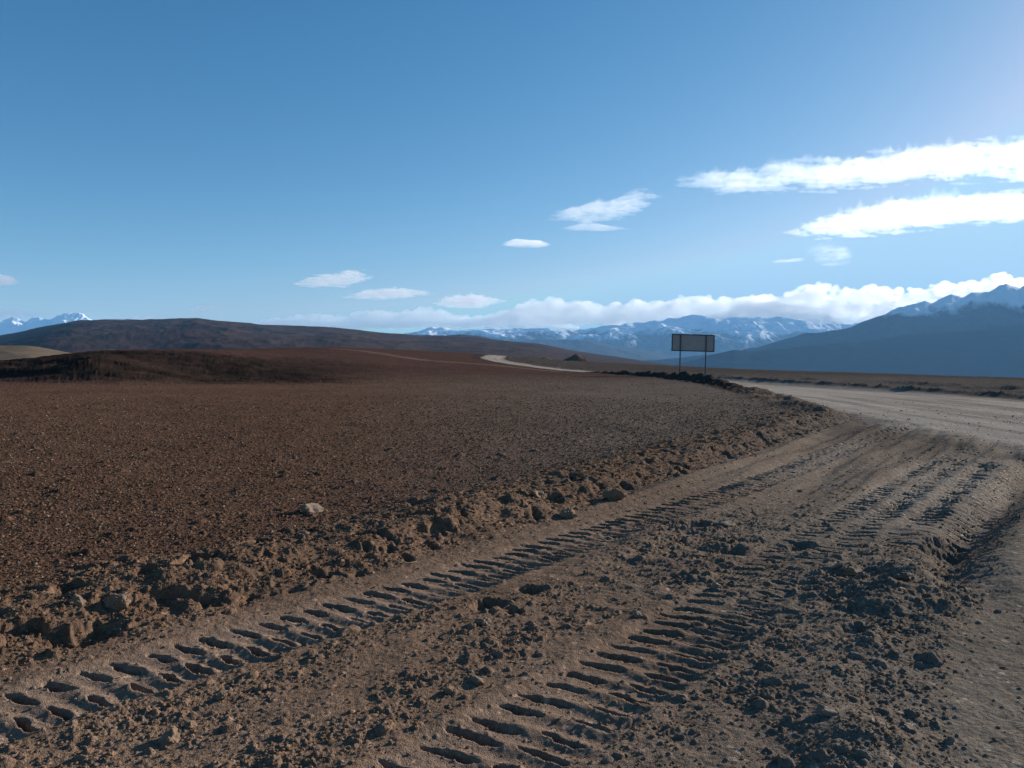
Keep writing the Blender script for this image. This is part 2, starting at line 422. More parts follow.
def attr_mat(name, rough=0.95, nscale=0.004, var=0.25, bump=0.0):
    m, nt, b = new_mat(name)
    at = N(nt, 'ShaderNodeAttribute', attribute_name='soil')
    tc = N(nt, 'ShaderNodeTexCoord')
    n1 = noise_n(nt, tc.outputs['Object'], nscale, 8, 0.6)
    k = mathn(nt, 'ADD', mathn(nt, 'MULTIPLY', n1, var * 2), 1 - var)
    mx = N(nt, 'ShaderNodeVectorMath', operation='SCALE')
    nt.links.new(at.outputs['Color'], mx.inputs[0]); nt.links.new(k, mx.inputs['Scale'])
    nt.links.new(mx.outputs[0], b.inputs['Base Color'])
    b.inputs['Roughness'].default_value = rough; b.inputs['Specular IOR Level'].default_value = 0.0
    if bump:
        bp = N(nt, 'ShaderNodeBump'); bp.inputs['Distance'].default_value = bump
        nt.links.new(n1, bp.inputs['Height']); nt.links.new(bp.outputs[0], b.inputs['Normal'])
    return m

# ------------------------------------------------------------------ mesh building
def mesh_from(name, co, faces, mat=None, soil=None, smooth=True):
    me = bpy.data.meshes.new(name)
    faces = np.asarray(faces)
    nv, nf, k = len(co), len(faces), faces.shape[1]
    me.vertices.add(nv); me.vertices.foreach_set('co', np.asarray(co, np.float32).ravel())
    me.loops.add(nf * k); me.loops.foreach_set('vertex_index', faces.astype(np.int32).ravel())
    me.polygons.add(nf); me.polygons.foreach_set('loop_start', (np.arange(nf) * k).astype(np.int32))
    me.update(calc_edges=True)
    me.polygons.foreach_set('use_smooth', np.full(nf, bool(smooth)))
    if soil is not None:
        a = me.attributes.new('soil', 'FLOAT_COLOR', 'POINT')
        c = np.ones((nv, 4), np.float32); c[:, :3] = soil
        a.data.foreach_set('color', c.ravel())
    if mat: me.materials.append(mat)
    me.validate()
    return me

def link(name, me, label=None, cat=None, kind=None, group=None, loc=None, parent=None):
    o = bpy.data.objects.new(name, me); COL.objects.link(o)
    if label: o['label'] = label
    if cat: o['category'] = cat
    if kind: o['kind'] = kind
    if group: o['group'] = group
    if loc is not None: o.location = loc
    if parent: o.parent = parent
    return o

def grid_faces(nr, nc):
    i = np.arange(nr * nc).reshape(nr, nc)
    return np.stack([i[:-1, :-1].ravel(), i[:-1, 1:].ravel(), i[1:, 1:].ravel(), i[1:, :-1].ravel()], 1)

def sub_grid(co, faces, soil, mask):
    fs = faces[mask]
    used, inv = np.unique(fs.ravel(), return_inverse=True)
    return co[used], inv.reshape(fs.shape), soil[used]

# ------------------------------------------------------------------ near terrain sheet
ui = np.arange(-0.745, 0.7451, 1.0 / F)
out_u = 0.745 + np.cumsum(np.linspace(0.004, 0.16, 60))
u = np.concatenate([-out_u[::-1], ui, out_u])
Ys = [0.45]
while Ys[-1] < 740:
    Y = Ys[-1]
    Ys.append(Y + (0.03 if Y < 2.3 else 0.0018 * Y * math.sqrt(max(Y, 3) / 3)))
Ys = np.array(Ys)
U, YY = np.meshgrid(u, Ys)
X = U * YY
print('terrain grid', X.shape)
Zs = np.empty(X.shape); fields = {}
CH = 200
for r0 in range(0, len(Ys), CH):
    zz, ff = terrain(X[r0:r0 + CH], YY[r0:r0 + CH])
    Zs[r0:r0 + CH] = zz
    for k, vv in ff.items():
        fields.setdefault(k, np.empty(X.shape, np.float32))[r0:r0 + CH] = vv

def mixc(c, d, t):
    return c * (1 - t[..., None]) + np.array(d, np.float32) * t[..., None]
C_PLAIN_L = (0.163, 0.093, 0.059); C_PLAIN_R = (0.185, 0.152, 0.118)
C_SOIL = (0.280, 0.184, 0.118); C_TRACK = (0.335, 0.232, 0.158); C_GREY = (0.262, 0.212, 0.158)
C_ROAD = (0.50, 0.435, 0.345); C_PATH = (0.305, 0.253, 0.187); C_ROADEDGE = (0.165, 0.137, 0.108)
PXs = X / YY * F + 512
soil = np.zeros(X.shape + (3,), np.float32)
n_l = fbm(X * 0.5, YY * 0.5, 700, 3)
right = sstep(250, 760, PXs)
soil[:] = C_PLAIN_L
soil = mixc(soil, C_PLAIN_R, right)
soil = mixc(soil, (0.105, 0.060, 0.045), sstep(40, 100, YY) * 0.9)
inv = 1 - fields['plain']
base = mixc(mixc(np.broadcast_to(np.array(C_SOIL, np.float32), soil.shape), C_GREY, sstep(400, 900, PXs + 120 * n_l)), C_TRACK, fields['tracks'] * sstep(800, 400, PXs))
soil = soil * (1 - inv[..., None]) + base * inv[..., None]
soil = mixc(soil, (0.40, 0.335, 0.255), fields['tracks'] * inv * sstep(700, 900, PXs) * (0.8 + 0.4 * n_l) * sstep(6, 9, YY))
soil = mixc(soil, (0.255, 0.162, 0.100), fields['berm'] * sstep(200, 60, YY) * 0.8 * sstep(900, 600, PXs))
soil = mixc(soil, C_PATH, fields['path'])
stre = np.clip(fbm(fields['nR'] * 1.1, fields['aR'] * 0.05, 710, 5, 0.65) * 2.2 + 0.2, 0, 1)
soil = mixc(soil, C_ROADEDGE, inv * (1 - fields['road']) * sstep(fields['hw'] + 3.6, fields['hw'] + 1.4, np.abs(fields['nR'])) * sstep(11, 18, YY) * 0.9)
soil = mixc(soil, C_ROAD, fields['road'])
soil = mixc(soil, (0.31, 0.262, 0.205), fields['road'] * stre * sstep(10, 20, YY))
rr = sstep(-fields['hw'] - 0.3, -fields['hw'] - 1.2, fields['nR'])
soil = mixc(soil, (0.150, 0.128, 0.104), rr * (1 - 0.0 * rr))
soil = mixc(soil, (0.105, 0.086, 0.070), rr * sstep(70, 160, YY))
soil = mixc(soil, (0.075, 0.060, 0.046), sstep(30, 42, YY) * np.clip(fields['berm'], 0, 1))  # shade on the far bank's slope painted in as darker soil
soil = mixc(soil, (0.028, 0.022, 0.018), np.clip(fields['scarp'] * sstep(95, 72, YY - 25 * sstep(200, 330, PXs)) * (0.9 + 0.8 * n_l), 0, 0.85))  # shade of the scarp face painted into the soil, along with black rock patches
soil = mixc(soil, (0.27, 0.185, 0.14), fields['faint'] * fields['plain'] * 0.55)
soil *= (1 + 0.18 * fbm(X * 0.15, YY * 0.15, 720, 3))[..., None]
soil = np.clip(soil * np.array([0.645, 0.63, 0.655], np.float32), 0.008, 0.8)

co = np.stack([X.ravel(), YY.ravel(), Zs.ravel()], 1)
faces = grid_faces(*X.shape)
def fc(a):
    return 0.25 * (a[:-1, :-1] + a[:-1, 1:] + a[1:, 1:] + a[1:, :-1]).ravel()
f_road = fc(fields['road']) > 0.5
f_berm = (fc(fields['berm']) > 0.5) & ~f_road & (fc(YY) < 60)
f_path = (fc(fields['path']) > 0.5) & ~f_road & ~f_berm
f_trk = (fc(fields['tz']) > 0.5) & ~f_road & ~f_berm & ~f_path & (fc(YY) < 60)
f_gr = ~(f_road | f_berm | f_path | f_trk)
soil_f = soil.reshape(-1, 3)
M_GRAVEL = soil_mat('gravel_soil', pebble=0.9, bump=0.008, speck=0.03)
M_SAND = soil_mat('sandy_soil', pebble=0.35, bump=0.009, speck=0.012)
M_ROAD = soil_mat('compacted_road_gravel', pebble=0.35, bump=0.004, speck=0.02)
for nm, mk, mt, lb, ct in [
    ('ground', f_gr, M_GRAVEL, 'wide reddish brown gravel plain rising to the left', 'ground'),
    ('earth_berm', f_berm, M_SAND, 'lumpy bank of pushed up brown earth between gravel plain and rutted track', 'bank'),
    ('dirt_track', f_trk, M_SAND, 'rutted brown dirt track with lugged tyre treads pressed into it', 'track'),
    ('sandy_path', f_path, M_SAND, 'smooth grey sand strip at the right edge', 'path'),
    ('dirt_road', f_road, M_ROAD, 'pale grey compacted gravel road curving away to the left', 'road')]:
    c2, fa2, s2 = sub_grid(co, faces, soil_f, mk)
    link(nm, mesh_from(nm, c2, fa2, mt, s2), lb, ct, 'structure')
del co, faces
# ground behind and beside the camera
r = 900
apron = mesh_from('ground', [(-r, -r, -0.06), (r, -r, -0.06), (r, 0.47, -0.06), (-r, 0.47, -0.06)], [(0, 1, 2, 3)], M_GRAVEL, np.array([C_PLAIN_L] * 4))
link('ground', apron, 'brown ground behind the viewpoint', 'ground', 'structure')

def zat(x, y):
    z, _ = terrain(np.array([float(x)]), np.array([float(y)]))
    return float(z[0])

# ------------------------------------------------------------------ stones
from mathutils import noise as mn
def stone_mesh(name, seed, sx, sy, sz, mat, sub=3, rough=0.35, facet=True):
    import bmesh
    bm = bmesh.new(); bmesh.ops.create_icosphere(bm, subdivisions=sub, radius=1.0)
    rnd = random.Random(seed); off = Vector((rnd.random() * 50, rnd.random() * 50, rnd.random() * 50))
    planes = []
    for _ in range(9):
        d = Vector((rnd.gauss(0, 1), rnd.gauss(0, 1), rnd.gauss(0, 1))).normalized(); planes.append((d, 0.55 + 0.35 * rnd.random()))
    for v in bm.verts:
        p = v.co.copy()
        if facet:
            for d, h in planes:
                k = p.dot(d)
                if k > h: p -= d * (k - h)
        p *= 1 + rough * (mn.noise(p * 1.5 + off)) + rough * 0.35 * mn.noise(p * 5 + off)
        v.co = Vector((p.x * sx, p.y * sy, p.z * sz))
    me = bpy.data.meshes.new(name); bm.to_mesh(me); bm.free()
    me.materials.append(mat)
    if not facet:
        me.polygons.foreach_set('use_smooth', [True] * len(me.polygons))
    return me

M_STONE = simple_mat('pale_stone', (0.185, 0.125, 0.08), 0.9, 0.35, 25, 0.004)
M_DSTONE = simple_mat('brown_stone', (0.12, 0.083, 0.055), 0.9, 0.35, 30, 0.004)
M_CLOD = simple_mat('clod_earth', (0.18, 0.112, 0.066), 0.95, 0.4, 40, 0.006)
# px, py, half width px, height px, name, material, label, category
STN = [
 (313, 511, 13, 9, 'stone', M_STONE, 'pale tan angular stone lying alone on the gravel plain above the bank', 'stone'),
 (304, 534, 6, 4, 'stone', M_STONE, 'small pale stone on the bank crest just below the lone angular stone', 'stone'),
 (613, 499, 12, 10, 'earth_clod', M_CLOD, 'largest dark round clod halfway up the earth bank', 'clod'),
 (568, 517, 11, 8, 'earth_clod', M_CLOD, 'round clod at the foot of the bank beside the far tread track', 'clod'),
 (537, 508, 8, 7, 'earth_clod', M_CLOD, 'round dark clod on the bank left of the one at its foot', 'clod'),
 (118, 612, 13, 12, 'earth_clod', M_CLOD, 'crumbly heaped clod on the lower left end of the bank above a dark hollow', 'clod'),
 (75, 622, 10, 8, 'earth_clod', M_CLOD, 'low clod left of the dark hollow at the lower left of the bank', 'clod'),
 (222, 697, 7, 6, 'earth_clod', M_CLOD, 'clod beside the near tread marks with a dark pit under it', 'clod'),
 (168, 741, 13, 9, 'earth_clod', M_CLOD, 'broad rounded clod in the clod heap at the lower left', 'clod'),
 (190, 727, 8, 6, 'earth_clod', M_CLOD, 'rounded clod on the upper edge of the lower left clod heap', 'clod'),
 (484, 623, 8, 7, 'earth_clod', M_STONE, 'pale clod right under the deep round hole between the two tyre tracks', 'clod'),
 (471, 629, 6, 5, 'earth_clod', M_CLOD, 'smaller clod left of the pale one under the deep hole', 'clod'),
 (478, 683, 9, 6, 'earth_clod', M_CLOD, 'flat clod lying at the upper left edge of the right tyre track', 'clod'),
 (449, 693, 6, 6, 'earth_clod', M_CLOD, 'round clod left of the flat one beside the right tyre track', 'clod'),
 (682, 699, 8, 6, 'stone', M_DSTONE, 'small dark stone right of the right tyre track tread marks', 'stone'),
 (826, 713, 10, 6, 'stone', M_STONE, 'pointed pale stone with a dark shadow near the bottom right sand strip', 'stone'),
 (912, 716, 8, 7, 'earth_clod', M_DSTONE, 'dark clod beside the smooth sand strip, upper of a pair', 'clod'),
 (908, 730, 7, 5, 'earth_clod', M_DSTONE, 'dark clod beside the smooth sand strip, lower of a pair', 'clod'),
 (728, 552, 14, 6, 'earth_clod', M_CLOD, 'long low clod lying across the rutted ground behind the broken tread marks', 'clod'),
 (722, 526, 13, 5, 'stone', M_DSTONE, 'flat dark slab of dried mud beside the far tyre track', 'stone'),
 (716, 587, 7, 6, 'stone', M_STONE, 'pale stone among clods above the right tyre track', 'stone'),
 (850, 573, 11, 6, 'earth_clod', M_CLOD, 'wide clod in the rough patch at the middle right', 'clod'),
 (838, 567, 6, 4, 'stone', M_STONE, 'small pale flat stone on the rough patch at the middle right', 'stone'),
 (905, 577, 10, 7, 'earth_clod', M_DSTONE, 'dark clod under the long trench at the middle right', 'clod'),
 (638, 617, 5, 4, 'stone', M_STONE, 'little pale stone on the ridge left of the right tyre track', 'stone'),
 (973, 394, 2, 1.5, 'stone', M_STONE, 'tiny pale stone on the gravel road', 'stone'),
]
for i, (px, py, w, h, nm, mt, lb, ct) in enumerate(STN):
    x, y = gp(px, py); k = y / F
    o = link(nm, stone_mesh(nm, 50 + i, w * k, w * k * 0.8, h * k * 0.75, mt, 4 if w > 4 else 2, 0.5 if 'clod' in nm else 0.3), lb, ct, group='loose stones and clods along the track')
    z = zat(x, y)
    zr = CAMZ - (py - HOR) / F * y
    # the real ground may be above the flat reference: slide towards the camera along the sight line until it rests
    for _ in range(6):
        x, y = x * (CAMZ - z) / (CAMZ - zr), y * (CAMZ - z) / (CAMZ - zr)
        zr = CAMZ - (py - HOR) / F * y
        z = zat(x, y)
    o.location = (x, y, z + h * k * 0.22)
    o.rotation_euler = (random.uniform(-.3, .3), random.uniform(-.3, .3), random.uniform(0, 6.28))

# loose gravel and crumbs: one countless mass
def scatter(name, label, n, picker, sizes, mat, seed):
    rg = np.random.default_rng(seed)
    x, y = picker(rg, n)
    z, f = terrain(x, y)
    return x, y, z, f
ICO_V = np.array([(0, 0, 1), (.894, 0, .447), (.276, .851, .447), (-.724, .526, .447), (-.724, -.526, .447), (.276, -.851, .447),
                  (.724, .526, -.447), (-.276, .851, -.447), (-.894, 0, -.447), (-.276, -.851, -.447), (.724, -.526, -.447), (0, 0, -1)])
ICO_F = np.array([(0, 1, 2), (0, 2, 3), (0, 3, 4), (0, 4, 5), (0, 5, 1), (1, 6, 2), (2, 6, 7), (2, 7, 3), (3, 7, 8), (3, 8, 4), (4, 8, 9), (4, 9, 5),
                  (5, 9, 10), (5, 10, 1), (1, 10, 6), (6, 11, 7), (7, 11, 8), (8, 11, 9), (9, 11, 10), (10, 11, 6)])
def pebbles(x, y, z, s, cols, rg):
    n = len(x)
    V = ICO_V[None] * (1 + 0.28 * rg.standard_normal((n, 12, 1)))
    V = V * (s[:, None, None] * np.stack([1 + .3 * rg.random(n), .7 + .3 * rg.random(n), .45 + .3 * rg.random(n)], 1)[:, None, :])
    a = rg.random(n) * 6.283; ca, sa = np.cos(a)[:, None], np.sin(a)[:, None]
    tx = (rg.random(n) - .5)[:, None] * 0.9
    vx = V[..., 0] * ca - V[..., 1] * sa; vy = V[..., 0] * sa + V[..., 1] * ca
    vz = V[..., 2] + vx * tx * 0.5
    P = np.stack([vx + x[:, None], vy + y[:, None], vz + z[:, None] + s[:, None] * 0.18], 2).reshape(-1, 3)
    Fc = (ICO_F[None] + (np.arange(n) * 12)[:, None, None]).reshape(-1, 3)
    return P, Fc, np.repeat(cols, 12, axis=0)

rg = np.random.default_rng(5)
n = 210000
yv = 2.6 * np.exp(rg.random(n) ** 1.0 * math.log(34 / 2.6)); xv = (rg.random(n) * 1.6 - 0.8) * yv
zv, fv = terrain(xv, yv)
pl = fv['plain'] * (1 - fv['road'])
dens = np.clip(pl * 0.9 + fv['clods'] * 0.8 * (1 - pl) + 0.05 * (1 - fv['path']), 0, 1)
dens = dens * sstep(36, 16, yv)
keep = rg.random(n) < dens
xv, yv, zv = xv[keep], yv[keep], zv[keep]; plk = pl[keep]; ck = fv['clods'][keep]
m = len(xv)
s = (0.003 + 0.008 * rg.random(m) ** 3) * np.clip((yv / 4) ** 0.55, 0.8, 3)
s = np.where(plk < .5, s * 1.05, s)
cb = np.where(plk[:, None] > .5, np.array([[0.185, 0.105, 0.062]]), np.array([[0.26, 0.162, 0.095]])) * (0.55 + 0.9 * rg.random((m, 1)))
g = rg.random((m, 1)) < np.where(plk[:, None] > .5, 0.16, 0.05)
cb = 0.70 * np.where(g, np.array([[0.30, 0.225, 0.155]]) * (0.7 + 0.6 * rg.random((m, 1))), cb)
isg = plk > 0.5
M_PEB = attr_mat('pebble', 0.9, 60, 0.3, 0.002)
for nm, sel, lb in (('gravel', isg, 'loose brown pebbles strewn over the gravel plain'), ('soil_crumbs', ~isg, 'loose crumbs of dry earth strewn along the ruts and bank')):
    P, Fc, Cc = pebbles(xv[sel], yv[sel], zv[sel], s[sel], cb[sel], rg)
    link(nm, mesh_from(nm, P, Fc, M_PEB, Cc, smooth=False), lb, 'gravel' if nm == 'gravel' else 'soil', 'stuff')
print('pebbles', m)

# ------------------------------------------------------------------ distant relief
def relief(name, prof, Yf, Yr, Yb, zbase, label, cat, mat, colfn, amp=0.1, wl=900, seed=0, nx=500, ny=160, sharp=1.0, warp=0.0, front=1.0, csm=0):
    """a range of hills: crest line measured as bearing and elevation, with real depth front and back"""
    p = np.array(prof, float)
    pxs = np.linspace(p[0, 0], p[-1, 0], nx)
    crest_py = np.interp(pxs, p[:, 0], p[:, 1])
    if csm:
        kn = int(csm * 3 / (pxs[1] - pxs[0])) + 1; kk_ = np.exp(-0.5 * (np.arange(-kn, kn + 1) * (pxs[1] - pxs[0]) / csm) ** 2); kk_ /= kk_.sum()
        crest_py = np.convolve(np.pad(crest_py, kn, mode='edge'), kk_, 'valid')
    ys = np.concatenate([Yf + (Yr - Yf) * np.linspace(0, 1, int(ny * .7)) ** 0.8, Yr + (Yb - Yr) * np.linspace(0, 1, ny - int(ny * .7) + 1)[1:]])
    PX, YG = np.meshgrid(pxs, ys)
    XG = (PX - 512) / F * YG
    zc = CAMZ + (HOR - crest_py) * Yr / F
    H = zc[None, :] - zbase
    t = np.where(YG < Yr, (YG - Yf) / (Yr - Yf), 1 - (YG - Yr) / (Yb - Yr))
    t = np.clip(t, 0, 1)
    shape = t ** front
    shape = np.where(YG < Yr, shape, t * t * (3 - 2 * t))
    rn = ridged(XG / wl, YG / wl, seed, 6, 0.52)
    w = np.sin(np.pi * np.clip(t, 0, 1) * 0.93) ** 0.7
    Z = zbase + H * shape + amp * H * w * (rn - 0.25) + amp * 0.15 * H * (fbm(XG / wl * 5, YG / wl * 5, seed + 5, 4)) * shape
    # never rise above the measured crest as seen from the viewpoint by more than a little
    lim = (CAMZ + (HOR - crest_py)[None, :] * YG / F)
    Z = np.where((YG <= Yr * 1.001), np.minimum(Z, lim + 0.0 * H), Z)
    # crest detail
    soilc = colfn(XG, YG, Z, zbase, H, rn)
    me = mesh_from(name, np.stack([XG.ravel(), YG.ravel(), Z.ravel()], 1), grid_faces(*XG.shape), mat, soilc.reshape(-1, 3))
    return link(name, me, label, cat, 'structure')

M_FAR = attr_mat('distant_slope', 1.0, 0.003, 0.15)
def snowcol(rock, lo, hi, snow=(0.86, 0.87, 0.88), wl=500, seed=5, rr=1.0, xfun=None):
    def fn(X, Y, Z, zb, H, rn):
        n = fbm(X / wl, Y / wl, seed, 6, 0.62)
        gx = np.gradient(Z, axis=1) / (np.abs(np.gradient(X, axis=1)) + 1e-6)
        sl = np.abs(gx)
        L = (Z - lo) / (hi - lo) + n * 0.9 + (rn - .3) * 0.5 * rr - 0.25 * np.clip(sl - .5, 0, 2)
        if xfun is not None: L = L + xfun(X / Y * F + 512)
        t = sstep(0.35, 0.75, L)
        c = np.zeros(X.shape + (3,), np.float32) + np.array(rock, np.float32) * (1 + 0.35 * n[..., None])
        return 0.85 * c * (1 - t[..., None]) + np.array(snow, np.float32) * t[..., None]
    return fn
def plaincol(c0, c1, wl, seed, xfun=None):
    def fn(X, Y, Z, zb, H, rn):
        n = np.clip(0.5 + fbm(X / wl, Y / wl, seed, 5, 0.6), 0, 1)
        if xfun is not None: n = np.clip(n + xfun(X / Y * F + 512, Z), 0, 1)
        return np.array(c0, np.float32) * (1 - n[..., None]) + np.array(c1, np.float32) * n[..., None]
    return fn

relief('dune', [(-260, 352), (-100, 347), (0, 345.5), (30, 345.5), (48, 348.5), (68, 352.5), (95, 358), (130, 366)], 180, 420, 700, -8,
       'low pale tan rise behind the dark bank at far left', 'hill', M_FAR, plaincol((0.13, 0.095, 0.065), (0.17, 0.125, 0.085), 40, 3), 0.08, 60, 3, 200, 90, csm=7)
relief('hill', [(-420, 372), (-250, 362), (-120, 350), (-40, 341), (0, 335.5), (20, 332), (45, 326), (75, 321.5), (110, 319), (140, 320.2), (165, 319.4), (195, 318.3), (222, 321), (255, 324.5), (290, 325.3), (330, 327.5),
       (350, 329), (385, 333), (420, 335.5), (450, 336.5), (478, 337.5), (500, 340.5), (540, 343.5), (570, 350), (600, 354.5), (640, 360.5), (690, 368), (760, 378)],
       700, 3000, 5200, -35, 'long dark brown hill stretching across the left skyline', 'hill', M_FAR,
       plaincol((0.042, 0.023, 0.020), (0.066, 0.044, 0.036), 500, 8, lambda px, z: 0.5 * sstep(210, 300, px)), 0.13, 420, 21, 900, 200, csm=7)  # sunlit right part of the hill painted in as a lighter slope colour
relief('hill', [(420, 341), (440, 336), (460, 334.3), (480, 336), (500, 341), (520, 347)], 3600, 4300, 5000, 0,
       'small dark knoll showing over the right end of the long hill', 'hill', M_FAR, plaincol((0.06, 0.05, 0.045), (0.10, 0.08, 0.06), 300, 9), 0.05, 500, 22, 120, 60)
relief('mountain', [(600, 368), (650, 361), (700, 357), (730, 353.5), (760, 348.5), (799, 338), (845, 330.5), (873, 322), (897, 313.5), (915, 308), (925, 306.5), (931, 309), (951, 300.5), (963, 301),
       (974, 296), (989, 295.5), (1007, 288), (1015, 288.5), (1020, 291), (1030, 285), (1080, 276), (1150, 285), (1260, 300), (1400, 330)],
       7200, 9000, 12500, -170, 'large dark blue mountain with snowy ridges at far right', 'mountain', M_FAR,
       snowcol((0.028, 0.026, 0.026), 450, 790, wl=700, seed=31, rr=0.8), 0.34, 1500, 31, 700, 260, front=0.9)
relief('mountain', [(640, 371), (690, 361), (712, 355), (734, 350.5), (750, 352), (775, 350), (810, 346), (850, 343), (900, 337), (960, 332), (1024, 326), (1100, 320), (1250, 330), (1400, 345)],
       5900, 6700, 8000, -170, 'bare dark foothill in front of the snowy mountain at far right', 'mountain', M_FAR,
       plaincol((0.026, 0.025, 0.025), (0.036, 0.033, 0.031), 600, 33), 0.15, 1200, 33, 500, 140)
relief('mountain_range', [(360, 345), (400, 334), (430, 330.5), (480, 330), (520, 331), (560, 330), (600, 329), (640, 326), (655, 324), (680, 321.5), (700, 319), (720, 319.5), (745, 321), (770, 322), (800, 322), (830, 324),
       (870, 325), (920, 326), (1000, 330)],
       13500, 17000, 19500, -60, 'hazy blue snow streaked mountain range under the cloud bank', 'mountains', M_FAR,
       snowcol((0.16, 0.155, 0.15), 400, 900, wl=700, seed=41), 0.42, 2100, 41, 900, 260)
relief('mountain', [(470, 352), (500, 345), (540, 340), (580, 340), (610, 344), (640, 349), (680, 357), (720, 364)],
       10000, 12500, 14500, -60, 'hazy bare blue ridge in front of the snow streaked range', 'mountain', M_FAR,
       plaincol((0.06, 0.058, 0.056), (0.08, 0.075, 0.07), 600, 43), 0.2, 1500, 43, 300, 120)
relief('mountain', [(-200, 322), (-60, 327), (-20, 329), (0, 325.5), (6, 323), (12, 320.5), (18, 321.5), (25, 325), (32, 321.5), (39, 320), (44, 321), (50, 322), (57, 318), (64, 314), (69, 313.6), (74, 313), (79, 313.2), (83, 315),
       (90, 320), (104, 327), (140, 336)],
       13500, 16000, 18500, -60, 'white snow capped peak rising behind the dark hill at far left', 'mountain', M_FAR,
       snowcol((0.09, 0.09, 0.09), 350, 700, wl=500, seed=51), 0.35, 1400, 51, 500, 220)
# valley floor far below the edge of the plain
vx = np.linspace(-26000, 26000, 90); vy = np.concatenate([np.linspace(600, 3000, 30), np.linspace(3200, 19800, 70)])
VX, VY = np.meshgrid(vx, vy)
VZ = -22 - 130 * sstep(700, 4000, VY) + 130 * sstep(8500, 15000, VY) + 14 * fbm(VX / 1500, VY / 1500, 61, 4)
vs = plaincol((0.14, 0.11, 0.085), (0.22, 0.18, 0.14), 900, 62)(VX, VY, VZ, 0, 1, VZ)
link('valley_floor', mesh_from('valley_floor', np.stack([VX.ravel(), VY.ravel(), VZ.ravel()], 1), grid_faces(*VX.shape), M_FAR, vs.reshape(-1, 3)),
     'hazy valley floor below the mountains', 'valley', 'structure')

# ------------------------------------------------------------------ spoil heap on the plain
def heap(px, py, wpx, hpx, Y, label, seed):
    x = (px - 512) / F * Y; k = Y / F
    R = wpx * k; Hh = hpx * k
    gx, gy = np.meshgrid(np.linspace(-1, 1, 70), np.linspace(-1, 1, 70))
    rr = np.hypot(gx, gy)
    z = Hh * np.clip(1 - rr * (1 + 0.25 * noise(gx * 2, gy * 2, seed)), -0.15, 1) ** 1.0 + Hh * 0.12 * fbm(gx * 4, gy * 4, seed + 1, 3) * (rr < 1.1)
    me = mesh_from('spoil_heap', np.stack([gx.ravel() * R, gy.ravel() * R, z.ravel()], 1), grid_faces(70, 70), M_FAR, np.tile(np.array([[0.15, 0.10, 0.07]]), (4900, 1)))
    o = link('spoil_heap', me, label, 'heap')
    o.location = (x, Y, float(macro(np.array([x]), np.array([Y]))[0]) - 0.1)
heap(576, 360, 13, 8.0, 235, 'pointed heap of dug earth on the skyline left of the sign', 3)
heap(545, 360, 7, 2.2, 225, 'very low dark heap left of the pointed earth heap', 9)

# ------------------------------------------------------------------ road sign seen from behind
import bmesh
def box_bm(bm, cx, cy, cz, sx, sy, sz, bev=0.0):
    r = bmesh.ops.create_cube(bm, size=1.0)
    for v in r['verts']:
        v.co = Vector((cx + v.co.x * sx, cy + v.co.y * sy, cz + v.co.z * sz))
    if bev:
        es = list({e for v in r['verts'] for e in v.link_edges})
        bmesh.ops.bevel(bm, geom=es, offset=bev, segments=2, affect='EDGES')
def bm_obj(name, bm, mat, parent):
    me = bpy.data.meshes.new(name); bm.to_mesh(me); bm.free(); me.materials.append(mat)
    return link(name, me, parent=parent)
SY = 84.0; kk = SY / F
sx = (692 - 512) * kk
root = link('road_sign', None, 'large blank backed road sign on two thin posts at the edge of the plain', 'sign')
root.location = (sx, SY, CAMZ - (375 - HOR) * kk)
root.rotation_euler = (0, math.radians(1.8), math.radians(-6))
M_PANEL = simple_mat('weathered_sign_back', (0.30, 0.275, 0.265), 0.75, 0.25, 2.5)
M_FRAME = simple_mat('dark_sign_steel', (0.06, 0.062, 0.07), 0.6, 0.2, 5)
M_CONC = simple_mat('pale_footing', (0.17, 0.15, 0.125), 0.95, 0.3, 8, 0.01)
W = 42 * kk; Hh = 17.2 * kk; zb = (375 - 351.5) * kk; zc = zb + Hh / 2
bm = bmesh.new(); box_bm(bm, 0, 0, zc, W - 0.1, 0.03, Hh - 0.1); bm_obj('panel', bm, M_PANEL, root)
bm = bmesh.new()
for s_ in (-1, 1):
    box_bm(bm, s_ * (W / 2 - 0.05), -0.02, zc, 0.12, 0.10, Hh, 0.012)
    box_bm(bm, 0, -0.02, zc + s_ * (Hh / 2 - 0.06), W - 0.225, 0.10, 0.12, 0.012)
bm_obj('frame', bm, M_FRAME, root)
for px_ in (679.6, 704.6):
    x_ = (px_ - 692) * kk
    bm = bmesh.new(); box_bm(bm, x_, -0.115, (zb + Hh - 0.1) / 2 - 0.3, 0.125, 0.125, zb + Hh - 0.1 + 0.6, 0.012); bm_obj('post', bm, M_FRAME, root)
    me = stone_mesh('footing', int(px_), 0.45, 0.4, 0.22, M_CONC, 3, 0.5)
    o = link('footing', me, parent=root); o.location = (x_ + 0.05, -0.35, 0.02)

# ------------------------------------------------------------------ clouds (real bodies of scattering vapour, above and beyond the haze)
def vol_mat(name, dens, aniso=0.6):
    m = bpy.data.materials.new(name); m.use_nodes = True; nt = m.node_tree
    for n_ in list(nt.nodes):
        if n_.type != 'OUTPUT_MATERIAL': nt.nodes.remove(n_)
    out = next(n_ for n_ in nt.nodes if n_.type == 'OUTPUT_MATERIAL')
    v = N(nt, 'ShaderNodeVolumePrincipled')
    v.inputs['Color'].default_value = (0.998, 0.998, 0.998, 1); v.inputs['Density'].default_value = dens; v.inputs['Anisotropy'].default_value = aniso
    nt.links.new(v.outputs[0], out.inputs['Volume'])
    return m
V_THICK = vol_mat('cumulus_vapour', 0.0026, 0.35)
V_BRIGHT = vol_mat('streak_vapour', 0.0014, 0.6)
V_BANK = vol_mat('bank_vapour', 0.0028, 0.62)
V_THIN = vol_mat('thin_vapour', 0.006, 0.6)
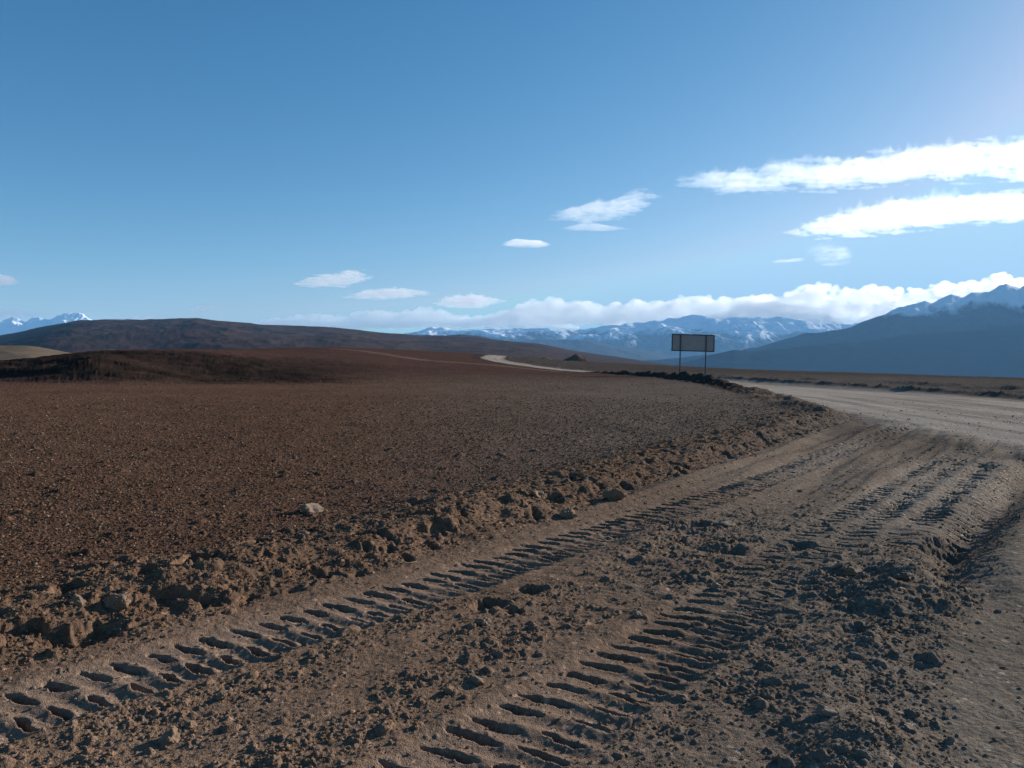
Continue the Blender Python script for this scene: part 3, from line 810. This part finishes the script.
V_WISP = vol_mat('wisp_vapour', 0.0015, 0.6)
V_FAINT = vol_mat('faint_vapour', 0.0010, 0.6)

def closed_slab(name, XG, YG, TOP, BOT, keep, mat, label, cat, group):
    nr, nc = XG.shape
    top = np.stack([XG.ravel(), YG.ravel(), TOP.ravel()], 1); bot = np.stack([XG.ravel(), YG.ravel(), BOT.ravel()], 1)
    f = grid_faces(nr, nc)
    kf = keep[:-1, :-1] & keep[:-1, 1:] & keep[1:, 1:] & keep[1:, :-1]
    fk = f[kf.ravel()]
    n0 = nr * nc
    fb = fk[:, ::-1] + n0
    # side walls along the border of the kept faces
    edges = {}
    ed = np.concatenate([fk[:, [0, 1]], fk[:, [1, 2]], fk[:, [2, 3]], fk[:, [3, 0]]])
    key = np.sort(ed, axis=1); kk_ = key[:, 0].astype(np.int64) * n0 + key[:, 1]
    uq, idx, cnt = np.unique(kk_, return_index=True, return_counts=True)
    be = ed[idx[cnt == 1]]
    side = np.stack([be[:, 1], be[:, 0], be[:, 0] + n0, be[:, 1] + n0], 1)
    allf = np.concatenate([fk, fb, side]); allc = np.concatenate([top, bot])
    used, inv_ = np.unique(allf.ravel(), return_inverse=True)
    me = mesh_from(name, allc[used], inv_.reshape(allf.shape), mat, smooth=True)
    return link(name, me, label, cat, 'stuff' if group is None and cat == 'clouds' else None, group)

def sheet_cloud(label, prof, Zc, thick, seed, mat, wl=(900, 350), cut=0.15, step=(1.6, 0.5), rag=0.9, group='clouds in the sky', ang=0.0):
    """flat streak of cloud at height Zc; prof = (px, py top, py bottom) measured bearings"""
    p = np.array(prof, float)
    px = np.arange(p[0, 0] - 12, p[-1, 0] + 12, step[0])
    y0, y1 = p[:, 1].min() - 8, p[:, 2].max() + 8
    py = np.arange(y0, y1, step[1])
    PX, PY = np.meshgrid(px, py)
    YG = (Zc - CAMZ) * F / (HOR - PY); XG = (PX - 512) / F * YG
    t = np.interp(PX, p[:, 0], p[:, 1]); b = np.interp(PX, p[:, 0], p[:, 2])
    mid = (t + b) / 2; half = (b - t) / 2 + 1e-3
    e = 1 - ((PY - mid) / half) ** 2
    span = p[-1, 0] - p[0, 0]; el_ = min(60, span * 0.4)
    ends = np.minimum(sstep(p[0, 0] - 8, p[0, 0] + el_, PX), sstep(p[-1, 0] + 8, p[-1, 0] - el_, PX))
    e = e - 1.3 * (1 - ends) ** 1.5
    ca, sa = math.cos(ang), math.sin(ang)
    A = (XG * ca + YG * sa) / wl[0]; B = (-XG * sa + YG * ca) / wl[1]
    nz = fbm(A, B, seed, 7, 0.70)
    T = np.clip(e * 0.75 + nz * rag - cut, 0, None)
    T = np.minimum(T, 1.2) ** 1.35 * 1.2
    keep = T > 0.0
    grow = keep.copy()
    grow[1:] |= keep[:-1]; grow[:-1] |= keep[1:]; grow[:, 1:] |= keep[:, :-1]; grow[:, :-1] |= keep[:, 1:]
    puff = 0.7 + 0.9 * fbm(A * 4, B * 4, seed + 9, 4)
    top = Zc + thick * T * puff; bot = Zc - thick * 0.35 * T * puff - 0.5
    top = np.where(keep, top, Zc)
    return closed_slab('cloud', XG, YG, top, bot, grow, mat, label, 'cloud', group)

sheet_cloud('long bright white cloud streak, upper of the two at right', [(668, 178, 189), (695, 173, 194), (740, 170, 194), (790, 162, 191), (840, 158, 190), (880, 153, 186), (920, 148, 181), (960, 142, 181), (1024, 138, 179), (1100, 132, 178), (1200, 135, 170)],
            2600, 170, 5, V_BRIGHT, (620, 200), 0.16, rag=2.1)
sheet_cloud('white cloud streak with a grey belly, lower of the two at right', [(780, 228, 237), (820, 216, 239), (860, 208, 237), (900, 200, 233), (950, 196, 226), (1000, 193, 223), (1060, 188, 220), (1150, 190, 215)],
            2400, 190, 15, V_BRIGHT, (620, 200), 0.16, rag=2.1)
sheet_cloud('thin broken wisps left of the upper white streak', [(540, 210, 224), (580, 206, 224), (610, 200, 222), (635, 192, 217), (655, 188, 206), (668, 188, 200)], 2400, 110, 25, V_WISP, (700, 380), 0.0, rag=1.5)
sheet_cloud('thin flat wisp just under the broken wisps', [(560, 226, 231), (590, 225, 231), (625, 227, 231)], 2300, 90, 35, V_WISP, (900, 400), -0.1)
sheet_cloud('small oval white cloud alone near the middle of the sky', [(500, 242, 247), (515, 238, 248), (535, 239, 248), (552, 243, 248)], 2300, 60, 45, V_THIN, (900, 500), 0.05)
sheet_cloud('grey white lens shaped cloud over the left hill, highest of three', [(290, 281, 288), (315, 276, 288), (345, 271, 287), (376, 270, 281)], 2000, 110, 55, V_THICK, (420, 260), 0.05, step=(1.0, .3), rag=1.6)
sheet_cloud('grey white flat cloud, middle of the three over the hill', [(342, 295, 300), (365, 290, 300), (395, 288, 299), (434, 291, 296)], 1900, 110, 65, V_THICK, (420, 260), 0.05, step=(1.0, .25), rag=1.6)
sheet_cloud('small grey cloud above the cloud bank, lowest of three', [(432, 301, 307), (450, 296, 308), (480, 295, 308), (504, 298, 304)], 1800, 130, 75, V_THICK, (420, 260), 0.05, step=(1.0, .25), rag=1.6)
sheet_cloud('small white cloud at the left edge of the sky', [(-40, 274, 285), (0, 274, 287), (14, 276, 287), (24, 280, 285)], 2000, 100, 85, V_THIN, (1200, 1000), 0.0, step=(1.2, .35), rag=0.6)
sheet_cloud('faint small cloud above the top of the long hill', [(190, 307, 311), (203, 305, 312), (216, 307, 311)], 1700, 60, 95, V_WISP, (1200, 1200), 0.0, step=(1.2, .3), rag=0.6)
sheet_cloud('faint grey cloud strip above the snowy peak at left', [(-60, 309, 318), (0, 309, 319), (30, 311, 318), (60, 313, 316)], 1700, 90, 96, V_WISP, (2500, 2000), 0.0, step=(1.2, .3), rag=0.6)
sheet_cloud('faint wisp hanging under the lower white streak', [(800, 240, 262), (830, 238, 270), (858, 245, 268)], 2100, 40, 97, V_FAINT, (500, 900), 0.25, rag=1.2)
sheet_cloud('tiny wisp left of the lower white streak', [(772, 260, 264), (788, 259, 263), (804, 257, 262)], 2100, 35, 98, V_WISP, (700, 700), 0.05)

_b = bmesh.new(); bmesh.ops.create_icosphere(_b, subdivisions=2, radius=1.0); _b.verts.index_update()
PUFF_V = np.array([v.co[:] for v in _b.verts]); PUFF_F = np.array([[v.index for v in f.verts] for f in _b.faces]); _b.free()
def bank_cloud(label, prof, Yc, depth, seed, mat, vox=34):
    """cumulus bank grown from many overlapping puffs, fused into one billowing body; prof = (px, py top, py base)"""
    p = np.array(prof, float); rnd = random.Random(seed)
    PV = []; PF = []; px = p[0, 0]
    while px < p[-1, 0]:
        pt = np.interp(px, p[:, 0], p[:, 1]); pb = np.interp(px, p[:, 0], p[:, 2])
        zb_ = max((HOR - pb) * Yc / F, 1130); zt = max((HOR - pt) * Yc / F, zb_ + 70)
        endf = min(1, (px - p[0, 0]) / 25 + 0.25, (p[-1, 0] - px) / 25 + 0.25)
        big = 0.5 + 0.5 * math.sin(px * 0.071 + seed) * math.sin(px * 0.033 + 2 * seed)
        H = (zt - zb_) * (0.93 + 0.22 * big) * endf * rnd.uniform(0.88, 1.0)
        q = rnd.random()
        for _ in range(6 + int(H / 90)):
            r = min(H * 0.5, rnd.uniform(60, 170)) * rnd.uniform(0.6, 1.0) + 20
            zz = zb_ + r * 0.7 + rnd.random() ** 1.3 * max(H - 1.7 * r, 0)
            y = Yc + rnd.uniform(-depth, depth) * (1 - 0.5 * (zz - zb_) / max(H, 1))
            x = (px + rnd.uniform(-3, 3) - 512) / F * Yc
            sx_ = rnd.uniform(1.0, 1.7)
            pv = PUFF_V * np.array([r * sx_, r * 1.1, r * 0.85]) + np.array([x, y, zz])
            pv[:, 2] = np.maximum(pv[:, 2], 1122)
            PV.append(pv); PF.append(PUFF_F + len(PV[0]) * (len(PV) - 1))
        px += 4.0
    me = mesh_from('cloud_bank', np.concatenate(PV), np.concatenate(PF), mat)
    o = bpy.data.objects.new('cloud_bank', me); COL.objects.link(o)
    md = o.modifiers.new('fuse', 'REMESH'); md.mode = 'VOXEL'; md.voxel_size = vox
    dg = bpy.context.evaluated_depsgraph_get(); dg.update()
    m2 = bpy.data.meshes.new_from_object(o.evaluated_get(dg))
    o.modifiers.clear(); o.data = m2; bpy.data.meshes.remove(me); m2.name = 'cloud_bank'
    nv = len(m2.vertices); cc = np.empty(nv * 3, np.float32); nn = np.empty(nv * 3, np.float32)
    m2.vertices.foreach_get('co', cc); m2.vertex_normals.foreach_get('vector', nn)
    cc = cc.reshape(-1, 3); nn = nn.reshape(-1, 3)
    d_ = 60 * fbm((cc[:, 0] + 0.6 * cc[:, 1]) / 260, (cc[:, 2] + 0.5 * cc[:, 1]) / 230, seed, 4, 0.6)
    cc = cc + nn * d_[:, None].astype(np.float32); cc[:, 2] = np.maximum(cc[:, 2], 1120)
    m2.vertices.foreach_set('co', cc.ravel()); m2.update()
    if not len(m2.materials): m2.materials.append(mat)
    o['label'] = label; o['category'] = 'cloud'; o['group'] = 'clouds in the sky'
    return o
bank_cloud('broad bright bank of cumulus lying over the mountains at right', [(700, 316, 332), (730, 302, 332), (760, 292, 331), (800, 286, 330), (850, 283, 330), (900, 282, 330), (960, 279, 330), (1024, 275, 330), (1100, 270, 330), (1200, 275, 330)], 22800, 460, 201, V_BANK)
bank_cloud('white cumulus bank over the blue range in the middle', [(470, 328, 333), (500, 308, 333), (530, 300, 333), (550, 294, 333), (575, 299, 333), (600, 300, 333), (640, 297, 332), (680, 295, 332), (720, 296, 332), (760, 294, 332), (800, 300, 331), (840, 312, 330)], 22300, 420, 222, V_BANK)
bank_cloud('low heaped cumulus on the skyline behind the long hill', [(240, 324, 333), (275, 316, 333), (300, 313, 333), (320, 313, 333), (345, 315, 333), (370, 308, 333), (400, 309, 333), (425, 304, 333), (450, 312, 333), (480, 314, 333), (510, 308, 333), (540, 312, 333), (580, 320, 333)], 24500, 420, 233, V_BANK)
bank_cloud('thin low strip of cloud touching the crest of the long hill', [(118, 320, 333), (135, 315, 333), (155, 315, 333), (178, 320, 333)], 24500, 300, 244, V_BANK)

# ------------------------------------------------------------------ air
me = bpy.data.meshes.new('haze')
x0, x1, y0_, y1_, z0, z1 = -30000, 30000, -3000, 20500, -110, 1115
vs_ = [(x0, y0_, z0), (x1, y0_, z0), (x1, y1_, z0), (x0, y1_, z0), (x0, y0_, z1), (x1, y0_, z1), (x1, y1_, z1), (x0, y1_, z1)]
me.from_pydata(vs_, [], [(0, 3, 2, 1), (4, 5, 6, 7), (0, 1, 5, 4), (1, 2, 6, 5), (2, 3, 7, 6), (3, 0, 4, 7)])
hm = bpy.data.materials.new('haze_air'); hm.use_nodes = True; nt = hm.node_tree
for n_ in list(nt.nodes):
    if n_.type != 'OUTPUT_MATERIAL': nt.nodes.remove(n_)
v = N(nt, 'ShaderNodeVolumePrincipled'); v.inputs['Color'].default_value = (0.27, 0.60, 1.0, 1); v.inputs['Density'].default_value = 3.9e-5; v.inputs['Anisotropy'].default_value = 0.0
nt.links.new(v.outputs[0], nt.nodes['Material Output'].inputs['Volume'] if 'Material Output' in nt.nodes else next(n_ for n_ in nt.nodes if n_.type == 'OUTPUT_MATERIAL').inputs['Volume'])
me.materials.append(hm)
link('haze', me, 'thin blue haze filling the air towards the mountains', 'haze', 'stuff')

# ------------------------------------------------------------------ light
w = bpy.data.worlds.new('World'); sc.world = w; w.use_nodes = True
nt = w.node_tree; bg = nt.nodes['Background']
sky = nt.nodes.new('ShaderNodeTexSky'); sky.sky_type = 'NISHITA'; sky.sun_disc = False
sky.sun_elevation = SUN_EL; sky.sun_rotation = SUN_AZ
sky.altitude = 2000; sky.air_density = 1.0; sky.dust_density = 1.2; sky.ozone_density = 1.5
tn = nt.nodes.new('ShaderNodeVectorMath'); tn.operation = 'MULTIPLY'; tn.inputs[1].default_value = (0.167, 0.1295, 0.1235)
gm = nt.nodes.new('ShaderNodeVectorMath'); gm.operation = 'POWER'; gm.inputs[1].default_value = (1.7, 1.12, 0.92)
mn_ = nt.nodes.new('ShaderNodeVectorMath'); mn_.operation = 'MINIMUM'; mn_.inputs[1].default_value = (0.49, 0.76, 1.0)
sk = nt.nodes.new('ShaderNodeVectorMath'); sk.operation = 'SCALE'; sk.inputs['Scale'].default_value = 1.02 / 0.15
nt.links.new(sky.outputs[0], tn.inputs[0]); nt.links.new(tn.outputs[0], gm.inputs[0]); nt.links.new(gm.outputs[0], mn_.inputs[0]); nt.links.new(mn_.outputs[0], sk.inputs[0])
nt.links.new(sk.outputs[0], bg.inputs[0]); bg.inputs[1].default_value = 0.0923
sd = bpy.data.lights.new('sun', 'SUN'); sd.energy = 5.0; sd.angle = math.radians(0.5); sd.color = (1.0, 0.94, 0.86)
so = bpy.data.objects.new('sun', sd); COL.objects.link(so)
dirv = Vector((math.sin(SUN_AZ) * math.cos(SUN_EL), math.cos(SUN_AZ) * math.cos(SUN_EL), math.sin(SUN_EL)))
so.rotation_euler = dirv.to_track_quat('Z', 'Y').to_euler()
so.location = (30, 20, 40)

vs2 = sc.view_settings
vs2.view_transform = 'Standard'; vs2.look = 'None'; vs2.exposure = 0.7; vs2.gamma = 1.0; vs2.use_curve_mapping = False
c = sc.cycles
c.use_denoising = True
c.max_bounces = 24; c.diffuse_bounces = 3; c.volume_bounces = 24; c.transparent_max_bounces = 16
c.volume_max_steps = 256
